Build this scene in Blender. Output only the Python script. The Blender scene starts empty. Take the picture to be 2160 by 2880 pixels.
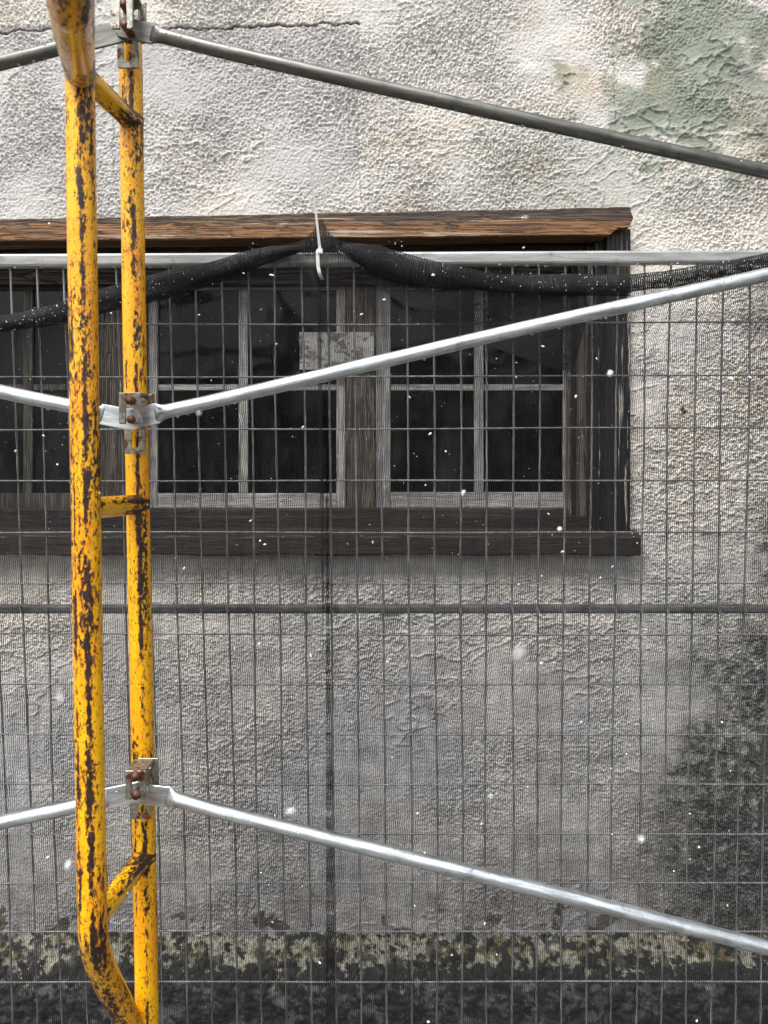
import bpy, bmesh, math, random
import numpy as np
from mathutils import Vector, Matrix
R = math.radians
random.seed(7)
S = bpy.context.scene
COL = S.collection
CZ = 1.85            # camera height above the ground
F = 2095.0           # focal length in photograph pixels (2160 wide)
HZ = 1214.0          # horizon row of the photograph

# ------------------------------------------------------------------ camera, sky, sun, exposure
cam = bpy.data.cameras.new('camera')
cam.lens = 36.0 * F / 2880.0
cam.sensor_width = 36.0
cam.shift_y = -(1440.0 - HZ) / 2880.0
cam.clip_start = 0.05
cam.clip_end = 500
cam.dof.use_dof = True
cam.dof.focus_distance = 1.55
cam.dof.aperture_fstop = 6.5
camo = bpy.data.objects.new('camera', cam)
camo.location = (0, 0, CZ)
camo.rotation_euler = (R(90), 0, 0)
COL.objects.link(camo)
S.camera = camo

SUN_EL, SUN_AZ = 60.0, 212.0     # azimuth clockwise from +Y: behind the camera, a little to the left
w = bpy.data.worlds.new('World'); S.world = w; w.use_nodes = True
wn = w.node_tree
for n in list(wn.nodes): wn.nodes.remove(n)
sky = wn.nodes.new('ShaderNodeTexSky'); sky.sky_type = 'NISHITA'; sky.sun_disc = False
sky.sun_elevation = R(SUN_EL); sky.sun_rotation = R(SUN_AZ); sky.dust_density = 4.0; sky.air_density = 1.0
hs = wn.nodes.new('ShaderNodeHueSaturation'); hs.inputs['Saturation'].default_value = 0.12
bg = wn.nodes.new('ShaderNodeBackground'); bg.inputs['Strength'].default_value = 0.12
wo = wn.nodes.new('ShaderNodeOutputWorld')
wn.links.new(sky.outputs[0], hs.inputs['Color']); wn.links.new(hs.outputs[0], bg.inputs[0]); wn.links.new(bg.outputs[0], wo.inputs[0])
sl = bpy.data.lights.new('sun', 'SUN'); sl.energy = 1.5; sl.angle = R(26); sl.color = (1.0, 0.97, 0.92)
so = bpy.data.objects.new('sun', sl); COL.objects.link(so)
az, el = R(SUN_AZ), R(SUN_EL)
dirv = Vector((math.sin(az) * math.cos(el), math.cos(az) * math.cos(el), math.sin(el)))
so.rotation_euler = dirv.to_track_quat('Z', 'Y').to_euler()
S.view_settings.view_transform = 'Standard'; S.view_settings.look = 'None'
S.view_settings.gamma = 1.0; S.view_settings.exposure = 1.15
S.cycles.transparent_max_bounces = 24
S.cycles.max_bounces = 8

# ------------------------------------------------------------------ helpers
def P(px, py, d):
    """the world point seen at photograph pixel (px, py) at distance d in front of the camera"""
    return Vector(((px - 1080.0) / F * d, d, CZ + (HZ - py) / F * d))
def lean_d(py):      # the fence leans: its top is nearer than its foot
    return (1.47 + 0.01938) / (1 + 0.057 * (HZ - py) / F)
def PF(px, py, off=0.0):
    p = P(px, py, lean_d(py)); p.y += off; return p
def tag(o, label=None, cat=None, group=None, kind=None):
    if label: o['label'] = label
    if cat: o['category'] = cat
    if group: o['group'] = group
    if kind: o['kind'] = kind
    return o
def link(o, parent=None):
    COL.objects.link(o)
    if parent is not None:
        o.parent = parent
        o.matrix_parent_inverse = Matrix.Translation(-parent.location)
    return o
def empty(name, loc):
    o = bpy.data.objects.new(name, None); o.location = loc; o.empty_display_size = 0.1
    COL.objects.link(o); return o
def mobj(name, me, m, parent=None):
    if m is not None: me.materials.append(m)
    return link(bpy.data.objects.new(name, me), parent)
def from_bm(name, bm, m, parent=None, smooth=False):
    bmesh.ops.recalc_face_normals(bm, faces=bm.faces)
    if smooth:
        for f in bm.faces: f.smooth = True
    me = bpy.data.meshes.new(name); bm.to_mesh(me); bm.free()
    return mobj(name, me, m, parent)

# ---- numpy noise
_rng = np.random.default_rng(11)
_G = _rng.uniform(0, 2 * np.pi, (256, 256))
def gn(x, y, s=0):
    x = x + s * 17.31; y = y + s * 9.77
    xi = np.floor(x).astype(np.int64); yi = np.floor(y).astype(np.int64)
    fx = x - xi; fy = y - yi
    u = fx * fx * fx * (fx * (fx * 6 - 15) + 10); v = fy * fy * fy * (fy * (fy * 6 - 15) + 10)
    def g(ix, iy, dx, dy):
        a = _G[ix & 255, (iy + s * 31) & 255]; return np.cos(a) * dx + np.sin(a) * dy
    a = g(xi, yi, fx, fy); b = g(xi + 1, yi, fx - 1, fy); c = g(xi, yi + 1, fx, fy - 1); d = g(xi + 1, yi + 1, fx - 1, fy - 1)
    return ((a * (1 - u) + b * u) * (1 - v) + (c * (1 - u) + d * u) * v) * 1.5
def fbm(x, y, o=4, s=0, g=0.5):
    r = 0; a = 1
    for i in range(o):
        r = r + a * gn(x, y, s + i); x = x * 2.03; y = y * 2.03; a *= g
    return r
def sm(a, b, x):
    t = np.clip((x - a) / (b - a), 0, 1); return t * t * (3 - 2 * t)
def seg_dist(px, py, pts):
    """distance in pixels to a polyline"""
    best = np.full(px.shape, 1e9)
    for (x0, y0), (x1, y1) in zip(pts[:-1], pts[1:]):
        dx, dy = x1 - x0, y1 - y0
        t = np.clip(((px - x0) * dx + (py - y0) * dy) / (dx * dx + dy * dy), 0, 1)
        best = np.minimum(best, np.hypot(px - x0 - t * dx, py - y0 - t * dy))
    return best

def grid_mesh(name, co, nx, nz, attrs=None, keep=None, m=None, parent=None):
    """co: (nz*nx,3) vertices on a tensor grid"""
    idx = np.arange(nx * nz).reshape(nz, nx)
    a = idx[:-1, :-1].ravel(); b = idx[:-1, 1:].ravel(); c = idx[1:, 1:].ravel(); d = idx[1:, :-1].ravel()
    q = np.stack([a, b, c, d], 1)
    if keep is not None: q = q[keep.ravel()]
    me = bpy.data.meshes.new(name)
    me.vertices.add(len(co)); me.vertices.foreach_set('co', co.astype(np.float32).ravel())
    me.loops.add(len(q) * 4); me.loops.foreach_set('vertex_index', q.astype(np.int32).ravel())
    me.polygons.add(len(q)); me.polygons.foreach_set('loop_start', np.arange(0, len(q) * 4, 4, dtype=np.int32))
    me.polygons.foreach_set('use_smooth', np.ones(len(q), dtype=bool))
    me.update(calc_edges=True)
    for k, v in (attrs or {}).items():
        at = me.attributes.new(k, 'FLOAT', 'POINT'); at.data.foreach_set('value', v.astype(np.float32).ravel())
    return mobj(name, me, m, parent)

# ---- node helpers
class NT:
    def __init__(s, name):
        s.m = bpy.data.materials.new(name); s.m.use_nodes = True; s.t = s.m.node_tree
        s.b = s.t.nodes['Principled BSDF']; s.out = s.t.nodes['Material Output']
    def n(s, k, **kw):
        x = s.t.nodes.new(k)
        for a, v in kw.items(): setattr(x, a, v)
        return x
    def l(s, a, b): s.t.links.new(a, b)
    def put(s, v, sock):
        if isinstance(v, bpy.types.NodeSocket): s.l(v, sock)
        elif isinstance(v, tuple) and len(v) == 3 and sock.type == 'RGBA': sock.default_value = (*v, 1)
        else: sock.default_value = v
    def math(s, op, a, b=0.0, c=None):
        x = s.n('ShaderNodeMath', operation=op); s.put(a, x.inputs[0]); s.put(b, x.inputs[1])
        if c is not None: s.put(c, x.inputs[2])
        return x.outputs[0]
    def mix(s, f, a, b):
        x = s.n('ShaderNodeMix', data_type='RGBA'); s.put(f, x.inputs[0]); s.put(a, x.inputs[6]); s.put(b, x.inputs[7]); return x.outputs[2]
    def noise(s, vec, scale, detail=4, rough=.55, dist=0.0):
        x = s.n('ShaderNodeTexNoise'); s.l(vec, x.inputs['Vector']); x.inputs['Scale'].default_value = scale
        x.inputs['Detail'].default_value = detail; x.inputs['Roughness'].default_value = rough; x.inputs['Distortion'].default_value = dist
        return x.outputs['Fac']
    def vscale(s, vec, v):
        x = s.n('ShaderNodeVectorMath', operation='MULTIPLY'); s.l(vec, x.inputs[0]); x.inputs[1].default_value = v; return x.outputs[0]
    def obj(s): return s.n('ShaderNodeTexCoord').outputs['Object']
    def attr(s, name, vec=False):
        x = s.n('ShaderNodeAttribute'); x.attribute_name = name; return x.outputs['Vector' if vec else 'Fac']
    def step(s, v, a, b):
        x = s.n('ShaderNodeMapRange', interpolation_type='SMOOTHSTEP'); s.put(v, x.inputs['Value'])
        x.inputs['From Min'].default_value = a; x.inputs['From Max'].default_value = b; return x.outputs[0]
    def sep(s, vec):
        x = s.n('ShaderNodeSeparateXYZ'); s.l(vec, x.inputs[0]); return x.outputs
    def bump(s, h, dist, strength=1.0):
        x = s.n('ShaderNodeBump'); s.put(h, x.inputs['Height']); x.inputs['Distance'].default_value = dist
        x.inputs['Strength'].default_value = strength; s.l(x.outputs[0], s.b.inputs['Normal'])
    def set(s, **k):
        for a, v in k.items(): s.put(v, s.b.inputs[a.replace('_', ' ')])
        return s

# ------------------------------------------------------------------ materials
def mat_stucco():
    t = NT('stucco'); o = t.obj()
    n1 = t.noise(o, 2.2, 5, .6); n2 = t.noise(o, 7, 5, .6, .4); n3 = t.noise(o, 160, 3, .7)
    c = t.mix(t.step(n1, .38, .62), (.66, .62, .56), (.56, .545, .52))
    c = t.mix(t.math('MULTIPLY', t.step(n2, .5, .72), .45), c, (.56, .49, .44))
    c = t.mix(t.attr('panel'), c, (.44, .435, .435))
    c = t.mix(t.attr('green'), c, t.mix(t.step(n2, .35, .65), (.20, .225, .175), (.30, .325, .275)))
    c = t.mix(t.attr('ochre'), c, (.46, .36, .25))
    c = t.mix(t.attr('brown'), c, t.mix(t.step(n2, .4, .6), (.10, .075, .05), (.05, .045, .035)))
    c = t.mix(t.attr('mould'), c, t.mix(t.step(n3, .35, .75), (.018, .02, .017), (.16, .165, .15)))
    c = t.mix(t.attr('crack'), c, (.07, .05, .04))
    c = t.mix(t.math('MULTIPLY', t.step(n3, .62, .8), .25), c, (.18, .17, .15))
    t.set(Base_Color=c, Roughness=.85)
    t.bump(t.math('ADD', n3, t.noise(o, 420, 2, .6)), .0022, .8)
    return t.m
def mat_plinth():
    t = NT('plinth_render'); o = t.obj()
    n = t.noise(o, 90, 5, .7); n2 = t.noise(o, 13, 5, .65, .5)
    c = t.mix(t.step(n, .35, .65), (.13, .125, .095), (.36, .345, .28))
    c = t.mix(t.attr('moss'), c, t.mix(t.step(n, .4, .6), (.055, .04, .012), (.16, .12, .03)))
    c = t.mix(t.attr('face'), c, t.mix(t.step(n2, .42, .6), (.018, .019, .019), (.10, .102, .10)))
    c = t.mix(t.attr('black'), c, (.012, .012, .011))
    c = t.mix(t.math('MULTIPLY', t.step(t.noise(o, 36, 6, .7, .4), .60, .66), .6), c, (.17, .17, .155))
    t.set(Base_Color=c, Roughness=.7); t.bump(t.math('ADD', n, n2), .004, .8)
    return t.m
def mat_wood(name, dark, mid, light, axis='x', k=1.0, pale=None, pale_amt=0.0, lo_orange=None, rough=.6, spec=.4, fine=1.0):
    t = NT(name); o = t.obj()
    sc = {'x': (.45, 13, 13), 'z': (13, 13, .45), 'y': (13, .45, 13)}[axis]
    v = t.vscale(o, sc)
    warp = t.n('ShaderNodeTexNoise'); t.l(t.vscale(o, {'x': (3, 9, 9), 'z': (9, 9, 3), 'y': (9, 3, 9)}[axis]), warp.inputs['Vector']); warp.inputs['Scale'].default_value = 1.0
    warp.inputs['Detail'].default_value = 3
    ad = t.n('ShaderNodeVectorMath', operation='MULTIPLY_ADD'); t.l(warp.outputs['Color'], ad.inputs[0]); ad.inputs[1].default_value = (.55, .55, .55); t.l(v, ad.inputs[2])
    g1 = t.noise(ad.outputs[0], 1.2, 2, .4)
    w2 = t.n('ShaderNodeVectorMath', operation='MULTIPLY_ADD'); t.l(warp.outputs['Color'], w2.inputs[0]); w2.inputs[1].default_value = (3.5, 3.5, 3.5)
    t.l(t.vscale(o, {'x': (2.2, 120, 120), 'z': (120, 120, 2.2), 'y': (120, 2.2, 120)}[axis]), w2.inputs[2])
    rings = t.step(t.math('ABSOLUTE', t.math('SUBTRACT', t.noise(w2.outputs[0], 1.0 * fine, 4, .62), .5)), .0, .055)
    g2 = t.noise(t.vscale(o, tuple(a * 9 for a in sc)), 2.2, 4, .65)
    tone = t.noise(t.vscale(o, {'x': (2, 10, 10), 'z': (10, 10, 2), 'y': (10, 2, 10)}[axis]), 1.0, 3, .5)
    c = t.mix(t.step(tone, .35, .65), mid, light)
    if lo_orange:
        tone = t.noise(t.vscale(o, (1.6, 8, 24)), 1.0, 4, .6)
        zz = t.sep(o)[2]
        f = t.math('MULTIPLY', t.step(t.math('ADD', zz, t.math('MULTIPLY', t.math('SUBTRACT', tone, .5), .05)), lo_orange[1], lo_orange[0]), .95)
        c = t.mix(f, c, lo_orange[2])
    c = t.mix(t.math('MULTIPLY', t.step(rings, .95, .05), min(1, .95 * k)), c, dark)
    c = t.mix(t.math('MULTIPLY', t.step(g2, .52, .7), .7), c, dark)
    if pale:
        pm = t.noise(t.vscale(o, tuple(a * 2.2 for a in sc)), 1.5, 5, .7)
        c = t.mix(t.step(pm, 1 - pale_amt - .02, 1 - pale_amt + .03), c, pale)
    t.set(Base_Color=c, Roughness=rough); t.b.inputs['Specular IOR Level'].default_value = spec
    t.bump(t.math('ADD', rings, g2), .0022, .9)
    return t.m
def mat_yellow(seed=0.0, sx=.35, thr=.0):
    t = NT('chipped_yellow_paint'); tc = t.attr('tubeco', True)
    ad = t.n('ShaderNodeVectorMath', operation='ADD'); t.l(tc, ad.inputs[0]); ad.inputs[1].default_value = (seed, seed * .7, seed * 1.3)
    p = ad.outputs[0]
    n1 = t.noise(t.vscale(p, (1, 1, .40)), 185, 8, .74, .3)
    n2 = t.noise(t.vscale(p, (1, 1, .10)), 42, 3, .5)
    n3 = t.noise(p, 5.5, 3, .5)
    xs = t.sep(tc)[0]
    d1 = t.math('ABSOLUTE', t.math('SUBTRACT', xs, sx * .021)); stripe = t.step(d1, .0068, .0)
    d2 = t.math('ABSOLUTE', t.math('ADD', xs, .0095)); stripe2 = t.math('MULTIPLY', t.step(d2, .003, .0), t.step(n3, .42, .6))
    chip = t.math('ADD', t.math('MULTIPLY', n1, .74), t.math('MULTIPLY', n2, .48))
    chip = t.math('ADD', chip, t.math('MULTIPLY', t.math('MULTIPLY', stripe, t.step(t.noise(p, 9, 2), .36, .56)), .13)); chip = t.math('ADD', chip, t.math('MULTIPLY', stripe2, .10))
    chip = t.math('ADD', chip, t.math('MULTIPLY', t.math('SUBTRACT', n3, .5), .26))
    cm = t.step(chip, .70 - thr, .712 - thr)
    spk = t.step(t.math('ADD', t.noise(t.vscale(p, (1, 1, .45)), 420, 3, .6), t.math('MULTIPLY', n3, .16)), .69, .71)
    cm = t.math('MAXIMUM', cm, spk)
    st = t.noise(p, 70, 5, .65); st2 = t.noise(t.vscale(p, (1, 1, .3)), 22, 4, .6)
    c = t.mix(t.step(st2, .35, .65), (.94, .50, .004), (.91, .36, .004))
    c = t.mix(t.math('MULTIPLY', t.step(st, .52, .68), .55), c, (.55, .15, .006))
    c = t.mix(t.math('MULTIPLY', t.step(chip, .645 - thr, .70 - thr), .55), c, (.42, .12, .006))
    c = t.mix(cm, c, t.mix(t.step(st, .4, .66), (.014, .006, .004), (.055, .02, .011)))
    t.set(Base_Color=c, Roughness=t.math('ADD', t.math('MULTIPLY', cm, .2), .3))
    t.b.inputs['Coat Weight'].default_value = .12; t.b.inputs['Coat Roughness'].default_value = .15
    h = t.math('SUBTRACT', t.math('MULTIPLY', st, .25), cm)
    t.bump(h, .0009, .9)
    return t.m
def mat_metal(name, col, col2, metallic=.85, rough=.38, streak=(1, 1, .12), rust=0.0, attr=True):
    t = NT(name); p = t.attr('tubeco', True) if attr else t.obj()
    n1 = t.noise(t.vscale(p, streak), 130, 5, .6); n2 = t.noise(p, 30, 4, .6)
    c = t.mix(t.step(n1, .35, .65), col, col2); c = t.mix(t.math('MULTIPLY', t.step(n2, .55, .7), .5), c, tuple(x * .55 for x in col))
    c = t.mix(t.math('MULTIPLY', t.step(t.noise(p, 85, 6, .75), .60, .66), .55), c, tuple(x * .3 for x in col))
    met = metallic
    if rust:
        rm = t.step(t.noise(p, 45, 6, .7), .62 - rust * .3, .66 - rust * .3)
        c = t.mix(rm, c, t.mix(t.step(n1, .4, .6), (.16, .045, .012), (.05, .018, .01)))
        met = t.math('MULTIPLY', t.math('SUBTRACT', 1.0, rm), metallic)
    t.set(Base_Color=c, Metallic=met, Roughness=t.math('ADD', t.math('MULTIPLY', n1, .2), rough - .1))
    t.bump(t.math('ADD', n1, t.math('MULTIPLY', n2, .6)), .0005, .8)
    return t.m
def mat_net(name, w=.28, h=.12, period=.0038, col=(.009, .009, .011)):
    t = NT(name)
    uv = t.n('ShaderNodeUVMap'); o = t.sep(uv.outputs[0]); u, v = o[0], o[1]
    wob = t.noise(t.vscale(uv.outputs[0], (9, 34, 1)), 1.0, 4, .6)
    wv = t.noise(t.vscale(uv.outputs[0], (60, 12, 1)), 1.0, 3, .5)
    zig = t.math('MULTIPLY', t.math('SUBTRACT', t.math('PINGPONG', t.math('DIVIDE', v, .0021), 1.0), .5), .0009)
    uu = t.math('ADD', t.math('ADD', u, zig), t.math('MULTIPLY', wob, .010))
    fu = t.math('ABSOLUTE', t.math('SUBTRACT', t.math('FRACT', t.math('DIVIDE', uu, period)), .5))
    wid = t.math('ADD', t.math('MULTIPLY', t.math('SUBTRACT', wv, .5), .35), w * .5)
    vert = t.math('LESS_THAN', fu, wid)
    vv = t.math('ADD', t.math('ADD', v, t.math('MULTIPLY', t.math('FLOOR', t.math('DIVIDE', uu, period)), .0011)), t.math('MULTIPLY', wv, .012))
    fv = t.math('ABSOLUTE', t.math('SUBTRACT', t.math('FRACT', t.math('DIVIDE', vv, .0030)), .5))
    hor = t.math('LESS_THAN', fv, t.math('ADD', t.math('MULTIPLY', t.math('SUBTRACT', wob, .5), .5), h * .5))
    a = t.math('MAXIMUM', vert, hor)
    if 'rolled' in name:
        rib_sheen = t.math('SINE', t.math('ADD', t.math('MULTIPLY', u, 1500.0), t.math('MULTIPLY', wv, 60.0)), 0)
        rib_sheen = t.math('MULTIPLY', t.step(rib_sheen, .1, .95), t.step(wob, .40, .60))
        col = t.mix(rib_sheen, col, (.045, .045, .05)); t.bump(t.math('ADD', t.math('MULTIPLY', rib_sheen, .35), t.math('MULTIPLY', wob, 3.0)), .0016, .7)  # sheen along the ribs is painted as lighter base colour
    t.set(Base_Color=col, Roughness=.6, Alpha=a)
    t.b.inputs['Specular IOR Level'].default_value = .15
    return t.m
def mat_plain(name, col, rough=.5, bump=0, metallic=0, sc=60):
    t = NT(name); o = t.obj(); n = t.noise(o, sc, 4, .6)
    t.set(Base_Color=t.mix(n, tuple(c * .75 for c in col), tuple(min(1, c * 1.2) for c in col)), Roughness=rough, Metallic=metallic)
    if bump: t.bump(n, bump)
    return t.m
def mat_glass():
    t = NT('old_window_glass'); o = t.obj()
    g = t.n('ShaderNodeBsdfGlossy'); g.inputs['Roughness'].default_value = .06; g.inputs['Color'].default_value = (.35, .37, .37, 1)
    tr = t.n('ShaderNodeBsdfTransparent'); tr.inputs['Color'].default_value = (.55, .58, .56, 1)
    fr = t.n('ShaderNodeFresnel'); fr.inputs['IOR'].default_value = 1.5
    bp = t.n('ShaderNodeBump'); t.l(t.noise(o, 6, 2), bp.inputs['Height']); bp.inputs['Distance'].default_value = .004; t.l(bp.outputs[0], g.inputs['Normal'])
    mx = t.n('ShaderNodeMixShader'); t.l(fr.outputs[0], mx.inputs[0]); t.l(tr.outputs[0], mx.inputs[1]); t.l(g.outputs[0], mx.inputs[2])
    df = t.n('ShaderNodeBsdfDiffuse'); df.inputs['Color'].default_value = (.30, .30, .28, 1)
    m2 = t.n('ShaderNodeMixShader'); t.put(t.math('MULTIPLY', t.step(t.noise(t.vscale(o, (1, 1, .5)), 9, 6, .7), .45, .75), .07), m2.inputs[0])
    t.l(mx.outputs[0], m2.inputs[1]); t.l(df.outputs[0], m2.inputs[2])
    t.l(m2.outputs[0], t.out.inputs['Surface']); return t.m
def mat_water():
    t = NT('water_drop'); t.set(Base_Color=(.9, .95, .95), Roughness=.05); t.b.inputs['Transmission Weight'].default_value = .8; t.b.inputs['IOR'].default_value = 1.33
    return t.m

M_STUCCO, M_PLINTH = mat_stucco(), mat_plinth()
M_LINTEL = mat_wood('weathered_brown_beam', (.02, .012, .008), (.12, .07, .042), (.065, .045, .034), 'x', 1.0, pale=(.40, .31, .22), pale_amt=.385,
                    lo_orange=(CZ + .575, CZ + .60, (.25, .115, .04)), rough=.5, fine=1.2)
M_DARKX = mat_wood('dark_brown_wood', (.006, .005, .004), (.03, .02, .014), (.014, .011, .009), 'x', .8, pale=(.11, .085, .06), pale_amt=.27, rough=.45)
M_SILL = mat_wood('dark_sill_wood', (.007, .006, .005), (.045, .03, .02), (.022, .017, .013), 'x', .8, pale=(.16, .10, .065), pale_amt=.28, rough=.5)
M_DARKZ = mat_wood('black_peeling_jamb', (.006, .006, .007), (.02, .016, .013), (.012, .011, .011), 'z', .7, pale=(.40, .36, .31), pale_amt=.40, rough=.4)
M_BROWNZ = mat_wood('brown_post_wood', (.025, .02, .016), (.12, .10, .08), (.075, .06, .048), 'z', .9, rough=.55)
M_TANZ = mat_wood('bare_tan_wood', (.015, .012, .01), (.11, .09, .07), (.03, .024, .02), 'z', 1.0, rough=.6)
M_SASH = mat_wood('grey_white_sash_paint', (.20, .19, .17), (.38, .37, .35), (.25, .245, .23), 'z', .6, pale=(.10, .085, .07), pale_amt=.33, rough=.6)
M_SASHX = mat_wood('grey_white_rail_paint', (.20, .19, .17), (.38, .37, .35), (.26, .255, .24), 'x', .6, pale=(.10, .085, .07), pale_amt=.34, rough=.6)
M_YF, M_YR, M_YG = mat_yellow(0.0, .38, .045), mat_yellow(3.3, .35, .012), mat_yellow(7.1, .3, .055)
M_GALV_D = mat_metal('old_galvanised_dark_reflection', (.11, .11, .10), (.19, .19, .175), .8, .42)  # older upper braces; dark ground reflection is put into the base colour
M_GALV_L = mat_metal('bright_galvanised', (.48, .51, .53), (.80, .85, .88), .92, .33)
M_RAIL = mat_metal('dull_galvanised_rail', (.27, .27, .265), (.40, .40, .39), .45, .5)
M_WIRE = mat_metal('galvanised_wire', (.20, .205, .21), (.34, .345, .35), .3, .45, attr=False)
M_LOCK = mat_metal('grimy_lock_steel', (.22, .215, .18), (.38, .37, .32), .7, .42, (1, 1, 1), .25, attr=False)
M_RUST = mat_metal('rusty_steel', (.14, .06, .025), (.08, .03, .015), .3, .5, (1, 1, 1), .5, attr=False)
M_NET = mat_net('black_shade_net')
M_NETR = mat_net('black_shade_net_rolled', .52, .30, .0042, (.012, .012, .014))
M_NETF = mat_net('black_shade_net_doubled', .50, .30, .0038, (.012, .012, .015))
M_TIE = mat_plain('white_nylon', (.68, .69, .65), .4)
M_SNOW = mat_plain('snow', (.88, .89, .92), .7)
M_GLASS, M_WATER = mat_glass(), mat_water()
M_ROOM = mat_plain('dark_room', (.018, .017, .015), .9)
M_GROUND = mat_plain('wet_gravel', (.06, .058, .052), .6, .01, 0, 18)

# ------------------------------------------------------------------ shapes
def catmull(pts, n=6):
    pts = [Vector(p) for p in pts]
    if len(pts) == 2: return [pts[0].lerp(pts[1], i / (n * 4)) for i in range(n * 4 + 1)]
    q = [pts[0] * 2 - pts[1]] + pts + [pts[-1] * 2 - pts[-2]]
    out = []
    for i in range(1, len(q) - 2):
        p0, p1, p2, p3 = q[i - 1:i + 3]
        for k in range(n):
            t = k / n
            out.append(.5 * ((2 * p1) + (p2 - p0) * t + (2 * p0 - 5 * p1 + 4 * p2 - p3) * t * t + (3 * p1 - p0 - 3 * p2 + p3) * t ** 3))
    out.append(pts[-1]); return out
def sweep(name, pts, prof, m, parent=None, ns=28, ref=Vector((0, 1, 0)), n=6, caps=True, uv=False, dent=0.0, raw=False, twist=0.0):
    """prof(t, i) -> (ra, rb): half widths across (in the picture) and towards ref; stores tubeco"""
    path = [Vector(p) for p in pts] if raw else catmull(pts, n)
    co = []; tc = []; L = 0; us = []
    for i, p in enumerate(path):
        tg = (path[min(i + 1, len(path) - 1)] - path[max(i - 1, 0)]).normalized()
        b = (ref - tg * ref.dot(tg)).normalized(); a = b.cross(tg).normalized()
        if abs(a.z) > abs(a.x):
            if a.z < 0: a = -a
        elif a.x < 0: a = -a
        if i: L += (p - path[i - 1]).length
        ra, rb = prof(i / (len(path) - 1), p)
        for k in range(ns):
            th = 2 * math.pi * k / ns
            c, s_ = math.cos(th), math.sin(th)
            dd = 1 + dent * (math.sin(L * 70 + th * 2) * .5 + math.sin(L * 190 - th * 3) * .5)
            if twist: dd += twist * (math.cos(2 * th + L * 11) + .7 * math.cos(3 * th - L * 17 + 1) + .4 * math.cos(5 * th + L * 40))
            co.append(p + a * (c * ra * dd) + b * (s_ * rb * dd)); tc.append((c * ra, s_ * rb, L)); us.append(L)
    bm = bmesh.new(); vs = [bm.verts.new(c) for c in co]
    uvl = bm.loops.layers.uv.new('UVMap') if uv else None
    circ = 2 * math.pi * .02
    for i in range(len(path) - 1):
        for k in range(ns):
            k2 = (k + 1) % ns
            f = bm.faces.new((vs[i * ns + k], vs[i * ns + k2], vs[(i + 1) * ns + k2], vs[(i + 1) * ns + k])); f.smooth = True
            if uv:
                vals = [(us[i * ns], k / ns * circ), (us[i * ns], (k + 1) / ns * circ), (us[(i + 1) * ns], (k + 1) / ns * circ), (us[(i + 1) * ns], k / ns * circ)]
                for lp, q in zip(f.loops, vals): lp[uvl].uv = q
    if caps:
        bm.faces.new(vs[:ns][::-1]); bm.faces.new(vs[-ns:])
    bmesh.ops.recalc_face_normals(bm, faces=bm.faces)
    me = bpy.data.meshes.new(name); bm.to_mesh(me); bm.free()
    at = me.attributes.new('tubeco', 'FLOAT_VECTOR', 'POINT')
    at.data.foreach_set('vector', np.array(tc, dtype=np.float32).ravel())
    return mobj(name, me, m, parent)
def add_box(bm, a, b, bev=.002, jit=0.0):
    a, b = Vector(a), Vector(b)
    r = bmesh.ops.create_cube(bm, size=1)
    vs = r['verts']
    for v in vs: v.co = Vector([a[i] + (b[i] - a[i]) * (v.co[i] + .5) for i in range(3)])
    if bev:
        es = {e for v in vs for e in v.link_edges}
        r2 = bmesh.ops.bevel(bm, geom=list(es), offset=bev, segments=2, affect='EDGES', profile=.6)
    return vs
def pxbox(bm, x0, y0, x1, y1, d, th, bev=.002):
    """box whose front face at distance d covers the pixel rectangle"""
    a = P(x0, y1, d); b = P(x1, y0, d)
    add_box(bm, (a.x, d, a.z), (b.x, d + th, b.z), bev)
def prism(bm, outline, y0, y1, bev=0.0):
    """outline: list of (x, z) world points, extruded from y0 to y1"""
    f = [bm.verts.new((x, y0, z)) for x, z in outline]; g = [bm.verts.new((x, y1, z)) for x, z in outline]
    n = len(f); fs = [bm.faces.new(f), bm.faces.new(g[::-1])]
    for i in range(n): fs.append(bm.faces.new((f[(i + 1) % n], f[i], g[i], g[(i + 1) % n])))
    if bev: bmesh.ops.bevel(bm, geom=list({e for q in fs[:1] for e in q.edges}), offset=bev, segments=1, affect='EDGES')

# ------------------------------------------------------------------ ground
bm = bmesh.new()
vs = [bm.verts.new(c) for c in ((-120, -120, 0), (120, -120, 0), (120, 120, 0), (-120, 120, 0))]; bm.faces.new(vs)
tag(from_bm('ground', bm, M_GROUND), kind='structure')

# ------------------------------------------------------------------ house wall
WD = 2.15
house = tag(empty('house', (0, WD, 0)), 'old house with rough pale stucco wall and mossy dark plinth behind the fence', 'house')
OX0, OZ0 = P(-392, 1506, WD).x, P(0, 1506, WD).z
OX1, OZ1 = P(1772, 640, WD).x, P(0, 645, WD).z
xs = np.concatenate([np.linspace(-7, -1.55, 60)[:-1], np.linspace(-1.55, 1.5, 1230), np.linspace(1.5, 7, 60)[1:]])
zs = np.concatenate([np.linspace(.15, .30, 8)[:-1], np.linspace(.30, 3.28, 1200), np.linspace(3.28, 6, 40)[1:]])
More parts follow.
